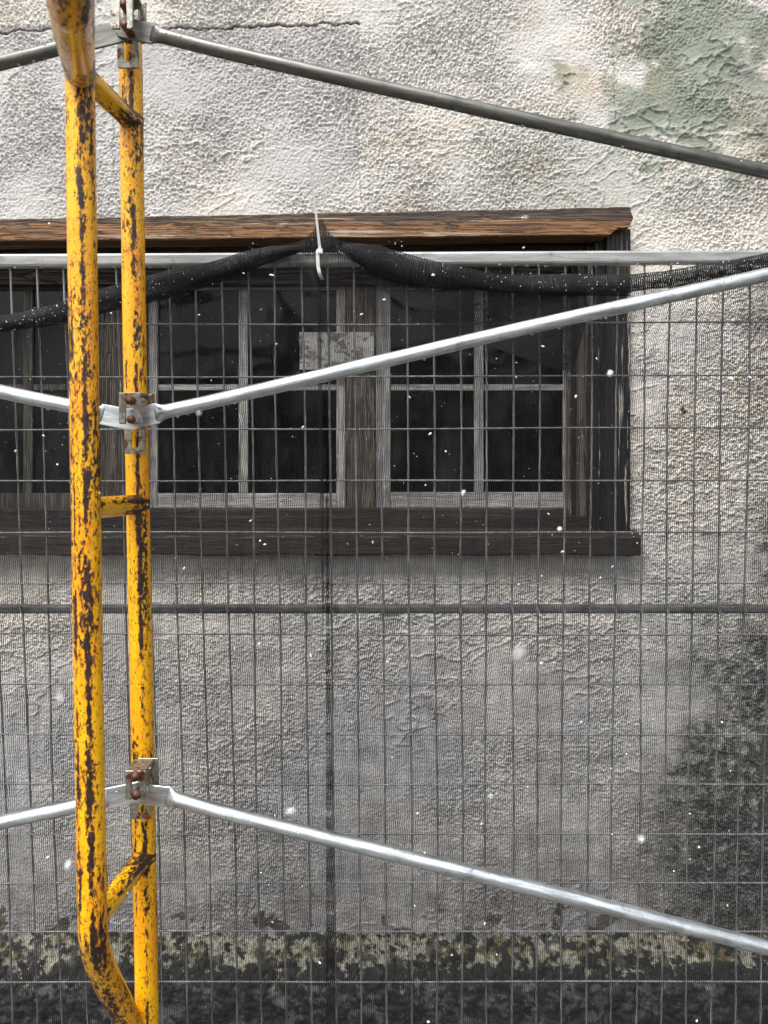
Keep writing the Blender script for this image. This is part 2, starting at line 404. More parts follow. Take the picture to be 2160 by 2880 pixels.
# grid lines exactly on the opening's edges
for arr, val in ((xs, OX0), (xs, OX1), (zs, OZ0), (zs, OZ1)):
    arr[np.argmin(np.abs(arr - val))] = val
X, Z = np.meshgrid(xs, zs)
px = 1080 + X / WD * F; py = HZ - (Z - CZ) / WD * F
wx = px + 40 * fbm(X * 2.1, Z * 2.1, 3, 40); wy = py + 40 * fbm(X * 2.1, Z * 2.1, 3, 50)
ed = fbm(X * 9, Z * 9, 4, 3)
green = np.maximum(sm(35, -35, np.hypot((wx - 1960) / 1.0, (wy - 170) / 1.5) - 190 - 110 * ed), sm(35, -35, np.hypot((wx - 1850) / 1.7, (wy - 330)) - 120 - 110 * ed))
green = np.maximum(green, .7 * sm(60, -60, np.hypot((wx - 2130) / 1.2, (wy - 330)) - 110 - 60 * ed))
green = np.maximum(green, .35 * sm(120, -60, np.hypot((wx - 1650) / 2.2, (wy - 470)) - 110 - 60 * ed)) * .95
smooth_area = np.clip(green * 1.2, 0, 1) * sm(-.25, .2, fbm(X * 5, Z * 5, 3, 60))
panel = sm(1010, 1000, px) * sm(72, 84, py + 4 * ed) * sm(760, 330, py) * (.75 + .4 * fbm(X * 2.4, Z * 2.4, 3, 70)) 
panel = np.maximum(panel, .5 * sm(430, 520, py - 0.05 * (px - 1200) + 20 * ed) * sm(1000, 1040, px) * sm(620, 580, py))
low = sm(1560, 2000, py)
panel = np.clip(np.maximum(panel, low * (.7 + .7 * fbm(X * 2.0, Z * 2.0, 4, 80))), 0, 1)
ochre = .55 * sm(50, -50, np.hypot((wx - 1660) / 1.3, wy - 265) - 45 - 30 * ed) + .35 * sm(16, 0, np.abs(wy - (560 - .16 * px) + 0 * px) ) * sm(1000, 1060, px) * sm(1500, 1400, px)
ochre = ochre + .22 * sm(.2, .7, fbm(X * 3.3, Z * 3.3, 3, 90)) * sm(1010, 1030, px)
mb = np.interp(py, [1350, 1500, 1700, 2000, 2300, 2500, 2650], [2240, 2110, 2040, 1950, 1850, 1830, 1900])
mf = (wx - mb) / 150 + .75 * fbm(X * 6, Z * 6, 3, 7)
mould = np.clip(sm(-1.3, 1.9, mf) * (1.1 + .65 * fbm(X * 30, Z * 30, 4, 8, .7)), 0, .96)
mf2 = fbm(X * 11, Z * 11, 5, 19) + sm(2430, 2650, py) * 1.0 - 1.12
brown = np.maximum(sm(0, .12, mf2) * .9, .38 * sm(2150, 2640, py + 120 * fbm(X * 4, Z * 2, 4, 97)) * (1 + .6 * fbm(X * 20, Z * 12, 4, 98)))
brown = np.clip(brown, 0, 1)
mould = np.maximum(mould, .5 * sm(.55, .75, fbm(X * 30, Z * 30, 3, 25)) * sm(1500, 2300, px) * sm(1300, 1700, py))
sw = 6 * gn(X * 22, Z * 22, 5) + 3 * gn(X * 70, Z * 70, 6)
cr = np.minimum.reduce([
    seg_dist(px + sw, py + sw, [(-200, 95), (0, 88), (130, 80), (300, 82), (520, 78), (700, 74), (800, 70), (940, 68), (1008, 64)]),
    ])
c1 = sm(3.6, 1.2, cr)
cr2 = np.minimum.reduce([
    seg_dist(px + sw, py + sw, [(1008, 64), (1009, 250), (1008, 460), (1012, 520), (1020, 600)]),
    seg_dist(px + sw, py + sw, [(1722, -40), (1724, 120), (1727, 190), (1731, 300), (1728, 380)]),
    seg_dist(px + sw, py + sw, [(505, -30), (507, 40), (500, 78)]),
    seg_dist(px + sw, py + sw, [(1450, 400), (1437, 500), (1425, 600)]),
    seg_dist(px + sw, py + sw, [(310, 180), (325, 300), (316, 420), (322, 560)]),
    seg_dist(px + sw, py + sw, [(1008, 470), (1100, 455), (1200, 420), (1300, 400), (1450, 395)])])
c2 = sm(3.0, .6, cr2) * .55 * sm(-.5, .1, gn(X * 16, Z * 16, 9))
crack = np.clip(c1 + c2, 0, 1)
# relief of the rough-cast: thrown-on crests dragged diagonally
def relief(X, Z):
    def flakes(ang, k, s):
        c, n = math.cos(ang), math.sin(ang)
        U = (X * c + Z * n); V = (-X * n + Z * c)
        wp = fbm(U * 42, V * 60, 4, s + 1, .6)
        q = -V * k + 1.9 * wp + .8 * gn(U * 90, V * 90, s + 3)
        saw = q - np.floor(q); saw = np.where(saw < .8, (saw / .8) ** 1.7, (1 - saw) / .2)
        amp = np.clip(.5 + 1.3 * gn(U * 34, V * 46, s + 7), 0, 1)
        q2 = -V * k * 1.9 + 1.6 * fbm(U * 80, V * 110, 3, s + 11, .6)
        s2 = q2 - np.floor(q2); s2 = np.where(s2 < .75, (s2 / .75) ** 1.5, (1 - s2) / .25)
        amp2 = np.clip(.4 + 1.3 * gn(U * 60, V * 75, s + 17), 0, 1)
        return .62 * saw * amp + .30 * s2 * amp2 + .32 * wp
    m1 = sm(-.3, .3, fbm(X * 1.7, Z * 1.7, 3, 33))
    return flakes(.5, 50, 2) * (1 - m1) + flakes(-.35, 58, 21) * m1
r1 = relief(X, Z)
fine = fbm(X * 150, Z * 150, 3, 14, .6)
amp = .0054 * (1 - .4 * sm(1500, 1750, py)) * np.clip(.72 + 1.0 * fbm(X * 2.6, Z * 2.6, 3, 44), .22, 1.35)
trow2 = np.clip(1 - np.abs(fbm(X * 5 + Z * 3, Z * 11 - X * 4, 4, 38)) * 4.5, 0, 1) ** 3 * .004 * sm(.0, .3, fbm(X * 2, Z * 2, 2, 39))
big = trow2 + .004 * fbm(X * 1.3, Z * 1.3, 3, 12) + .0025 * fbm(X * 7, Z * 7, 3, 15)
trowel = np.clip(1 - np.abs(fbm(X * 13 + Z * 6, Z * 15 - X * 5, 4, 28)) * 3.2, 0, 1) ** 3 * .006
h = big + (1 - smooth_area * .85) * amp * (r1 * .70 + .85 * fine + .35 * fbm(X * 75, Z * 75, 3, 114, .6)) + smooth_area * trowel + .0006 * fine
h = h + (sm(66, 76, py + sw) * sm(1012, 1006, px) * -.003)
h = h - .006 * c1 - .002 * c2
fade = sm(-7, -1.5, X) * sm(7, 1.5, X)
Yw = WD - h
co = np.stack([X.ravel(), Yw.ravel(), Z.ravel()], 1)
xc = (xs[:-1] + xs[1:]) / 2; zc = (zs[:-1] + zs[1:]) / 2
XC, ZC = np.meshgrid(xc, zc)
keep = ~((XC > OX0) & (XC < OX1) & (ZC > OZ0) & (ZC < OZ1))
wall = grid_mesh('wall', co, len(xs), len(zs), dict(green=green, panel=panel, ochre=np.clip(ochre, 0, 1), brown=brown, mould=mould, crack=crack), keep, M_STUCCO, house)
# the rest of the house body behind the stucco skin (solid, dark inside)
bm = bmesh.new()
yb = WD + .03
for a, b in (((-7, yb, 0), (OX0 - .002, yb + .35, 6)), ((OX1 + .002, yb, 0), (7, yb + .35, 6)), ((OX0 - .002, yb, OZ1 + .002), (OX1 + .002, yb + .35, 6)), ((OX0 - .002, yb, 0), (OX1 + .002, yb + .35, OZ0 - .002))):
    add_box(bm, a, b, 0)
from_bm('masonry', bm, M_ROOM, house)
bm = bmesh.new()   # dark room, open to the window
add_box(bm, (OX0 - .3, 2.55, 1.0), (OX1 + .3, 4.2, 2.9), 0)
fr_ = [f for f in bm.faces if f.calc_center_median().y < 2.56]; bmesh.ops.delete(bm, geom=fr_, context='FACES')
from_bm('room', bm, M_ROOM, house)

# plinth: a weathered sloping ledge over a dark vertical face
LZ = P(0, 2632, WD).z   # ledge line
prof = []
for k in range(46): t_ = k / 45; prof.append((WD + .012 - .10 * t_, LZ + .012 - .085 * t_ - .012 * t_ ** 3, t_ * .0))
for k in range(1, 60): prof.append((WD - .088 - .004 * min(1, k / 8), LZ - .085 - .004 * k, 1))
for k in range(1, 40): prof.append((WD - .092, max(0.0 - .02, LZ - .32 - .0035 * k * 2), 1))
pxs = np.concatenate([np.linspace(-7, -1.4, 50)[:-1], np.linspace(-1.4, 1.4, 900), np.linspace(1.4, 7, 50)[1:]])
PY = np.array([p[0] for p in prof]); PZ = np.array([p[1] for p in prof]); PT = np.array([p[2] for p in prof])
SS = np.concatenate([[0], np.cumsum(np.hypot(np.diff(PY), np.diff(PZ)))])
XX, SV = np.meshgrid(pxs, SS)
YY = np.repeat(PY[:, None], len(pxs), 1); ZZ = np.repeat(PZ[:, None], len(pxs), 1); TT = np.repeat(PT[:, None], len(pxs), 1)
n_ = fbm(XX * 28, SV * 34, 6, 61, .68); nb = fbm(XX * 9, SV * 12, 4, 65, .6)
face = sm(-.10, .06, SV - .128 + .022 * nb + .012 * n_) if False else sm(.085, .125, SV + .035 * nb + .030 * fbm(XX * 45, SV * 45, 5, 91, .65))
moss = sm(-.15, .3, nb + .75 * n_ + .25 * (np.clip(XX, -1.2, 1.2) * .5)) * sm(.0, .02, SV) * .9
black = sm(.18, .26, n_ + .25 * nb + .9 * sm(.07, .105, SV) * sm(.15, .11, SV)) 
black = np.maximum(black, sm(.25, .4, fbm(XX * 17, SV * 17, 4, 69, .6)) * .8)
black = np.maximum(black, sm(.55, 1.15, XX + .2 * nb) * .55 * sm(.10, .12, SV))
hh = .006 * n_ + .004 * nb + .002 * fbm(XX * 90, SV * 90, 3, 73)
YY = YY - hh * .8; ZZ = ZZ + hh * .9 * (1 - TT) + .006 * fbm(XX * 5, XX * 0 + 3.1, 4, 95)
grid_mesh('plinth', np.stack([XX.ravel(), YY.ravel(), ZZ.ravel()], 1), len(pxs), len(SS), dict(moss=moss, black=black, face=face), None, M_PLINTH, house)

# ------------------------------------------------------------------ window (outer casing is the part, its pieces are sub-parts)
bm = bmesh.new()
for a, b in (((OX0 + .001, WD + .05, OZ0 - .02), (OX0 + .07, 2.5, OZ1)), ((OX1 - .05, WD + .05, OZ0 - .02), (OX1 - .001, 2.5, OZ1)), ((OX0 + .071, WD + .05, OZ1 - .06), (OX1 - .051, 2.5, OZ1 - .001)),
             ((OX0 + .071, WD + .05, OZ0 - .02), (OX1 - .051, 2.5, OZ0 + .03))):
    add_box(bm, a, b, .002)
win = from_bm('window', bm, M_DARKX, house)
tag(win, 'wide old wooden window with brown beam above and grey-white sashes')
def sub(name, bm, m): return from_bm(name, bm, m, win)
def jag_box(name, quad, d, th, m, seg=90, amp=.0012):
    """long board from four pixel corners (x0,yTop0,yBot0,x1,yTop1,yBot1) with worn edges"""
    x0, t0, b0, x1, t1, b1 = quad
    bm = bmesh.new(); rows = []
    for i in range(seg + 1):
        t = i / seg; x = x0 + (x1 - x0) * t
        jt = (math.sin(i * .37) * .5 + random.uniform(-.5, .5)) * amp; jb = (math.sin(i * .23 + 2) * .6 + random.uniform(-.5, .5)) * amp
        p = P(x, t0 + (t1 - t0) * t, d); q = P(x, b0 + (b1 - b0) * t, d)
        c = .003
        pts = [(q.x, d + c, q.z + jb), (q.x, d, q.z + c + jb), (q.x, d, q.z * .5 + p.z * .5), (q.x, d, p.z - c + jt), (q.x, d + c, p.z + jt), (q.x, d + th, p.z + jt), (q.x, d + th, q.z + jb)]
        rows.append([bm.verts.new(v) for v in pts])
    for r0, r1 in zip(rows[:-1], rows[1:]):
        for k in range(7): bm.faces.new((r0[k], r0[(k + 1) % 7], r1[(k + 1) % 7], r1[k]))
    bm.faces.new(rows[0]); bm.faces.new(rows[-1][::-1])
    return sub(name, bm, m)
# lintel beam: gently rising to the right, end cut back at its lower corner
jag_box('lintel', (-420, 625, 683, 1712, 583, 661), 2.09, .085, M_LINTEL)
bm = bmesh.new()
q = [P(1712.5, 661, 2.09), P(1738, 641, 2.09), P(1771, 638, 2.09), P(1781, 612, 2.09), P(1776, 600, 2.09), P(1772, 582, 2.09), P(1712.5, 583, 2.09)]
prism(bm, [(p.x, p.z) for p in q], 2.09, 2.175)
sub('lintel_end', bm, M_LINTEL)
# head pieces in the dark gap under the beam
bm = bmesh.new(); pxbox(bm, -380, 688, 1690, 735, 2.19, .06); sub('head_board', bm, M_DARKX)
bm = bmesh.new(); pxbox(bm, -380, 737, 1645, 800, 2.215, .05); sub('head_rail', bm, M_SILL)
# right and left jambs: stepped mouldings
for s in (1, -1):
    def X_(x): return x if s > 0 else 2 * 690 - x
    def jb(a, y0, b, y1, d, th, m, nm='jamb'):
        bm = bmesh.new(); xa, xb = sorted((X_(a), X_(b))); pxbox(bm, xa, y0, xb, y1, d, th, .0025); return sub(nm, bm, m)
    jb(1706, 644, 1773, 1494, 2.128, .07, M_DARKZ)
    jb(1672, 664, 1704, 1490, 2.150, .06, M_DARKZ, 'jamb_moulding')
    jb(1655, 690, 1671, 1484, 2.165, .06, M_DARKZ, 'jamb_moulding')
    jb(1626, 700, 1654, 1466, 2.185, .06, M_TANZ, 'jamb_moulding')
    jb(1607, 740, 1625, 1450, 2.205, .05, M_DARKZ, 'jamb_moulding')
    jb(1597, 740, 1606, 1450, 2.215, .05, M_BROWNZ, 'jamb_moulding')
# bottom pieces and sill
bm = bmesh.new(); pxbox(bm, -380, 1432, 1600, 1452, 2.205, .07); sub('bottom_rail', bm, M_SILL)
bm = bmesh.new(); pxbox(bm, -380, 1453, 1655, 1494, 2.17, .1); sub('bottom_board', bm, M_DARKX)
bm = bmesh.new()
SL = 2.095
a, b = P(-440, 1515, SL), P(1806, 1497, SL)
rows = []
for i in range(121):
    t = i / 120; x = a.x + (b.x - a.x) * t; j = random.uniform(-.0008, .0008) + .0012 * math.sin(i * .31)
    zt = CZ + (HZ - 1508) / F * SL; zb = CZ + (HZ - 1563) / F * SL
    pts = [(x, SL + .008, zb + j * 2), (x, SL, zb + .006 + j), (x, SL, zt - .005), (x, SL + .006, zt + j), (x, 2.19, zt + .018), (x, 2.19, zb + j * 2)]
    rows.append([bm.verts.new(v) for v in pts])
for r0, r1 in zip(rows[:-1], rows[1:]):
    for k in range(6): bm.faces.new((r0[k], r0[(k + 1) % 6], r1[(k + 1) % 6], r1[k]))
bm.faces.new(rows[0]); bm.faces.new(rows[-1][::-1])
sub('sill', bm, M_SILL)
# posts between sashes
for x0, x1 in ((276, 412), (974, 1054)):
    bm = bmesh.new(); pxbox(bm, x0, 801, x1, 1431, 2.235, .08, .003); sub('mullion', bm, M_BROWNZ)
# sashes with glazing bars
SD = 2.25
def sash(x0, x1, xm, ym, st, yb, yb2, ytop=806, mm=None, sr=None):
    sr = sr or st
    bm = bmesh.new()
    pxbox(bm, x0, ytop, x0 + st, yb2, SD, .035); pxbox(bm, x1 - sr, ytop, x1, yb2, SD, .035)
    bmr = bmesh.new()
    pxbox(bmr, x0 + st + .5, ytop, x1 - sr - .5, ytop + 9, SD + .002, .031); pxbox(bmr, x0 + st + .5, yb, x1 - sr - .5, yb2, SD + .002, .031)
    pxbox(bm, xm - 13, ytop + 9.5, xm + 13, yb - .5, SD + .004, .026)
    pxbox(bmr, x0 + st + .5, ym - 8, xm - 13.5, ym + 9, SD + .006, .022); pxbox(bmr, xm + 13.5, ym - 8, x1 - sr - .5, ym + 9, SD + .006, .022)
    for f in bmr.faces: f.material_index = 1
    tmp = bpy.data.meshes.new('tmp'); bmr.to_mesh(tmp); bmr.free(); bm.from_mesh(tmp); bpy.data.meshes.remove(tmp)
    s_ = sub('sash', bm, mm or M_SASH); s_.data.materials.append(mm or M_SASHX)
    g = bmesh.new(); pxbox(g, x0 + st * .5, ytop + 10, x1 - sr * .5, yb + 10, SD + .014, .003, 0); sub('pane', g, M_GLASS)
sash(416, 972, 684, 1089, 26, 1388, 1430)
sash(1056, 1594, 1347, 1089, 42, 1385, 1428, sr=9)
sash(-215, 272, 78, 1089, 26, 1388, 1430, mm=mat_wood('sash_veil_darkened', (.02, .017, .014), (.085, .075, .062), (.05, .045, .038), 'z', .6, rough=.6))  # left sash: the dimming by the dense net is put into its colour
# peeling painted board across the top of the mullion
t = NT('peeling_paint_board'); o = t.obj()
n = t.noise(t.vscale(o, (.7, 1, 1.2)), 42, 3, .55, .6)
c = t.mix(t.step(n, .50, .56), (.28, .275, .26), t.mix(t.step(t.noise(o, 14, 2), .4, .6), (.06, .058, .056), (.14, .12, .10)))
t.set(Base_Color=c, Roughness=.6)
bm = bmesh.new(); pxbox(bm, 842, 934, 1052, 1040, 2.222, .010, .002); sub('lock_board', bm, t.m)

# ------------------------------------------------------------------ fence panel
fence = tag(empty('mesh_fence', tuple(PF(1080, 2950))), 'leaning galvanised steel mesh fence panel standing before the wall', 'fence')
fence.location.z = 0
# top rail: square-ish tube with rounded corners
def rail(name, p0, p1, hz, hy, m):
    path = [p0.lerp(p1, i / 60) for i in range(61)]
    bm = bmesh.new(); rows = []
    r = .005
    sec = [(-hy, -hz + r), (-hy, hz - r), (-hy + r * .3, hz - r * .3), (-hy + r, hz), (hy - r, hz), (hy, hz - r), (hy, -hz + r), (hy - r, -hz), (-hy + r, -hz), (-hy + r * .3, -hz + r * .3)]
    tc = []; L = 0
    for i, p in enumerate(path):
        rows.append([bm.verts.new((p.x, p.y + a, p.z + b)) for a, b in sec])
    for r0, r1 in zip(rows[:-1], rows[1:]):
        for k in range(len(sec)): bm.faces.new((r0[k], r0[(k + 1) % len(sec)], r1[(k + 1) % len(sec)], r1[k]))
    bm.faces.new(rows[0]); bm.faces.new(rows[-1][::-1])
    o = from_bm(name, bm, None, fence, smooth=False)
    me = o.data; me.materials.append(m)
    at = me.attributes.new('tubeco', 'FLOAT_VECTOR', 'POINT')
    at.data.foreach_set('vector', np.array([(v.co.z * 1 - CZ, v.co.y, v.co.x) for v in me.vertices], dtype=np.float32).ravel())
    return o
rail('top_rail', PF(-700, 739, .0), PF(3300, 718, .0), .0128, .0125, M_RAIL)
rail('middle_rail', PF(-700, 1714, .004), PF(3300, 1713, .004), .0092, .006, mat_metal('wet_flat_rail', (.09, .09, .09), (.16, .16, .16), .1, .5))
def wire_bm():
    return bmesh.new()
def bar(bm, p, q, r, n=8):
    d = (q - p).normalized(); a = d.orthogonal().normalized(); b = d.cross(a)
    u = [bm.verts.new(p + (a * math.cos(2 * math.pi * k / n) + b * math.sin(2 * math.pi * k / n)) * r) for k in range(n)]
    v = [bm.verts.new(q + (a * math.cos(2 * math.pi * k / n) + b * math.sin(2 * math.pi * k / n)) * r) for k in range(n)]
    for k in range(n): bm.faces.new((u[k], u[(k + 1) % n], v[(k + 1) % n], v[k])).smooth = True
bm = bmesh.new()
rv = random.Random(3)
for i in range(-9, 42):
    def vx(y): return (32.5 + 74.2 * i) + (y - 960) / 1920.0 * ((102 + 70.4 * i) - (32.5 + 74.2 * i))
    b1, b2 = rv.uniform(-6, 6), rv.uniform(-6, 6)
    ys = [742, 1200, 1714, 2300, 2960]; off = [0, b1, 0, b2, 0]
    pts = catmull([PF(vx(y) + o_, y, .006) for y, o_ in zip(ys, off)], 5)
    for p, q in zip(pts[:-1], pts[1:]): bar(bm, p, q, .0021)
for y in (911, 1060, 1207, 1353, 1498, 1641, 1785, 1926, 2067, 2207, 2347, 2484, 2621, 2762, 2900):
    dy = 9 * max(0, (1700 - y) / 700)
    hp = [PF(-640, y + 1, .001), PF(-100, y + rv.uniform(-3, 3), .001), PF(500, y + rv.uniform(-2, 2), .001), PF(1080, y + rv.uniform(-2, 2), .001), PF(1600, y - dy * .3 + rv.uniform(-2, 2), .001), PF(2160, y - dy * .6, .001), PF(3070, y - dy, .001)]
    hp = catmull(hp, 5)
    for p, q in zip(hp[:-1], hp[1:]): bar(bm, p, q, .0017)
for i in range(-9, 42):
    x = 32.5 + 74.2 * i + (1714 - 960) / 1920.0 * ((102 + 70.4 * i) - (32.5 + 74.2 * i))
    bar(bm, PF(x - 4, 1705 + rv.uniform(-4, 4), -.003), PF(x + 1, 1722 + rv.uniform(-4, 4), -.003), .0034, 6)
from_bm('wire_mesh', bm, M_WIRE, fence)
# side posts and concrete feet out of the picture keep the panel standing
for sx_ in (-650, 3080):
    pt = PF(sx_, 739); pb = PF(sx_, 2960); pb = pt + (pb - pt) * ((pt.z - .02) / (pt.z - pb.z))
    sweep('post', [pt, pb], lambda t, p: (.019, .019), M_RAIL, fence, 16)
    bm = bmesh.new(); add_box(bm, (pb.x - .11, pb.y - .3, 0.002), (pb.x + .11, pb.y + .3, .13), .02)
    ft = from_bm('concrete_block', bm, mat_plain('concrete', (.3, .3, .29), .9, .004))
    tag(ft, 'concrete foot block carrying one end post of the mesh fence', 'concrete block', 'concrete blocks under the fence posts')

# hanging water drops
def drops(name, pts, parent, r=.0028, seed=1):
    rr = random.Random(seed); bm = bmesh.new()
    for p in pts:
        s = r * rr.uniform(.55, 1.25)
        m4 = Matrix.Translation(p) @ Matrix.Diagonal((s, s, s * rr.uniform(.7, 1.3), 1))
        bmesh.ops.create_icosphere(bm, subdivisions=2, radius=1, matrix=m4)
    o = from_bm(name, bm, M_WATER, parent, True); o['kind'] = 'stuff'; return o
rr = random.Random(5)
drops('water_drops', [PF(rr.uniform(-50, 2200), 0, 0) * 0 + (PF(-700, 739).lerp(PF(3300, 718), rr.uniform(.16, .74)) + Vector((0, rr.uniform(-.01, .004), -.0138))) for _ in range(70)], fence, .0026, 2)

# ------------------------------------------------------------------ shade net
net = tag(empty('shade_net', tuple(PF(1080, 740, -.03))), 'black knitted shade net draped over the fence and rolled along its top', 'shade net')
TOP = [(-700, 960), (-200, 935), (0, 922), (190, 887), (280, 861), (500, 812), (620, 775), (700, 742), (745, 714), (800, 702), (850, 692), (880, 668), (896, 640), (905, 632), (914, 640), (928, 668), (955, 690),
       (1000, 698), (1070, 702), (1130, 722), (1200, 772), (1300, 795), (1440, 808), (1600, 812), (1770, 806), (1900, 786), (2030, 765), (2160, 745), (2400, 715), (3100, 800)]
TX = [a for a, b in TOP]; TY = [b for a, b in TOP]
cols = []   # (px, pleat index or None)
pleat = [(-80, 0), (-66, .002), (-52, .006), (-40, .011), (-28, .017), (-16, .024), (-6, .029), (0, .031), (2, .028), (-2, .018), (-8, .009), (-12, .003), (-4, .0), (10, 0)]
c_ = list(range(-700, 820, 10)) + [('p', k) for k in range(len(pleat))] + list(range(918, 990, 4)) + list(range(990, 3100, 10))
nrow = 150
GX = np.zeros((nrow, len(c_))); GY = GX.copy(); GO = GX.copy()
for j, c in enumerate(c_):
    for i in range(nrow):
        t = i / (nrow - 1)
        pw_base = c if not isinstance(c, tuple) else 826 + c[1] / (len(pleat) - 1) * 88
        ty = np.interp(pw_base, TX, TY)
        y = ty + (2960 - ty) * t ** 1.15
        pc = 903 + 26 * (y - 700) / 1800
        amp_ = float(sm(720, 860, np.array(y)) * (.35 + .65 * float(sm(2100, 1500, np.array(y)))) * float(sm(2640, 2450, np.array(y))))
        if isinstance(c, tuple):
            ox, of = pleat[c[1]]
            # with no amplitude the columns spread evenly
            k = c[1] / (len(pleat) - 1)
            X0 = (826 - 903) + k * (914 - 826)
            x = pc + X0 * (1 - amp_) + ox * amp_; off = -of * amp_
            if amp_ < 1: off *= 1
        else:
            x = c; off = 0
            if 820 - 200 < c < 820: x = c + (pc - 903) * sm(620, 815, np.array(float(c)))
            if c >= 920: x = c + (pc - 903) * (1 - sm(920, 1120, np.array(float(c))))
        GX[i, j], GY[i, j], GO[i, j] = x, y, off
xx, yy = GX / 1000, GY / 1000
rf = sm(1930, 2120, GX + 30 * np.sin(yy * 5)) * sm(1150, 1500, GY)
lf = sm(260, 40, GX) * sm(1500, 1900, GY)
GO += -.012 + .0065 * fbm(xx * 2.2, yy * 1.1, 3, 77) + .003 * gn(xx * 7.0, yy * 1.6, 88) - .028 * rf * (1 + .5 * np.sin(xx * 40 + yy * 6)) - .012 * lf * (1 + np.sin(xx * 34 + yy * 4))
GO = np.minimum(GO, -.0045); GO = np.where(GY < 775, np.minimum(GO, -.017), GO)
GD = (1.47 + 0.01938) / (1 + 0.057 * (HZ - GY) / F)
V = np.stack([(GX - 1080) / F * GD, GD + GO, CZ + (HZ - GY) / F * GD], 2)
U = np.concatenate([np.zeros((nrow, 1)), np.cumsum(np.linalg.norm(np.diff(V, axis=1), axis=2), axis=1)], 1)
U = U - U[:, 60:61] + V[:, 60:61, 0]
W_ = np.concatenate([np.zeros((1, len(c_))), np.cumsum(np.linalg.norm(np.diff(V, axis=0), axis=2), axis=0)], 0)
W_ = W_ + (3.0 - V[0:1, :, 2])
so_ = grid_mesh('net_sheet', V.reshape(-1, 3), len(c_), nrow, None, None, M_NET, net)
uvl = so_.data.uv_layers.new(name='UVMap')
li = np.zeros(len(so_.data.loops), dtype=np.int32); so_.data.loops.foreach_get('vertex_index', li)
uvl.data.foreach_set('uv', np.stack([U.ravel()[li], W_.ravel()[li]], 1).astype(np.float32).ravel())
# rolled top edge, left and right of the tie
def roll(name, pts, seed, inner=True, closed=False):
    def mk(nm, k, m):
        path = catmull([PF(x, y, -.030) for x, y, hw in pts], 8)
        hws = [hw / F * 1.44 for x, y, hw in pts]
        xs_ = [PF(x, y).x for x, y, hw in pts]
        def pr(t, p):
            r = float(np.interp(p.x, xs_, hws)); wob = .84 + .09 * math.sin(p.x * 13 + seed) + .05 * math.sin(p.x * 31 + seed * 2)
            return r * k * wob, min(r, .014) * k
        return sweep(nm, path, pr, m, net, 40, n=1, caps=False, uv=True, raw=True, twist=.075)
    mk(name, 1.0, M_NETR)
    if inner: mk(name, .72, M_NETR)
roll('rolled_edge', [(-600, 965, 32), (-200, 938, 32), (0, 922, 31), (190, 887, 35), (280, 861, 38), (500, 806, 40), (620, 772, 42), (700, 744, 38), (770, 724, 28), (850, 710, 12)], 1)
roll('rolled_edge', [(965, 708, 10), (1000, 720, 24), (1050, 738, 38), (1110, 756, 46), (1200, 778, 46), (1300, 792, 40), (1440, 808, 37), (1600, 812, 34), (1700, 811, 33), (1755, 808, 31)], 2)
roll('rolled_edge', [(1750, 808, 31), (1900, 789, 31), (2030, 768, 33), (2160, 748, 38), (2400, 725, 38), (3000, 800, 36)], 4, inner=False)
# gathered peak pulled up behind the tie
gc, gr_ = 80, 16; GVV = np.zeros((gr_, gc, 3))
for j in range(gc):
    x = 730 + 360 * j / (gc - 1); yt = np.interp(x, TX, TY) - 6; yb_ = 725
    for i in range(gr_):
        t = i / (gr_ - 1); y = min(yt, yb_ - 4) + (yb_ - min(yt, yb_ - 4)) * t
        GVV[i, j] = PF(x, y, -.021 - .003 * math.sin(x * .09 + t) * t)
ga = grid_mesh('gather', GVV.reshape(-1, 3), gc, gr_, None, None, M_NETR, net)
uvl = ga.data.uv_layers.new(name='UVMap'); li = np.zeros(len(ga.data.loops), dtype=np.int32); ga.data.loops.foreach_get('vertex_index', li)
uvl.data.foreach_set('uv', np.stack([GVV[..., 0].ravel()[li], GVV[..., 2].ravel()[li]], 1).astype(np.float32).ravel())
# loose doubled fold hanging below the right roll
fold_low = [(1000, 740), (1040, 800), (1110, 845), (1200, 893), (1300, 948), (1440, 1003), (1540, 1040), (1600, 1046), (1640, 900)]
fx = [a for a, b in fold_low]; fy = [b for a, b in fold_low]
nc, nr = 90, 30; FV = np.zeros((nr, nc, 3))
for j in range(nc):
    x = 1000 + 640 * j / (nc - 1); yt = np.interp(x, TX, TY) + 0; yb_ = np.interp(x, fx, fy)
    for i in range(nr):
        t = i / (nr - 1); y = yt + (yb_ - yt) * t
        FV[i, j] = PF(x + 6 * math.sin(t * 5 + x * .01), y, -.024 - .006 * math.sin(x * .02 + t * 3) )
fo = grid_mesh('fold', FV.reshape(-1, 3), nc, nr, None, None, M_NETF, net)
uvl = fo.data.uv_layers.new(name='UVMap'); li = np.zeros(len(fo.data.loops), dtype=np.int32); fo.data.loops.foreach_get('vertex_index', li)
uvl.data.foreach_set('uv', np.stack([(FV[..., 0] * .96 + FV[..., 2] * .25).ravel()[li], (FV[..., 2] - FV[..., 0] * .25).ravel()[li]], 1).astype(np.float32).ravel())
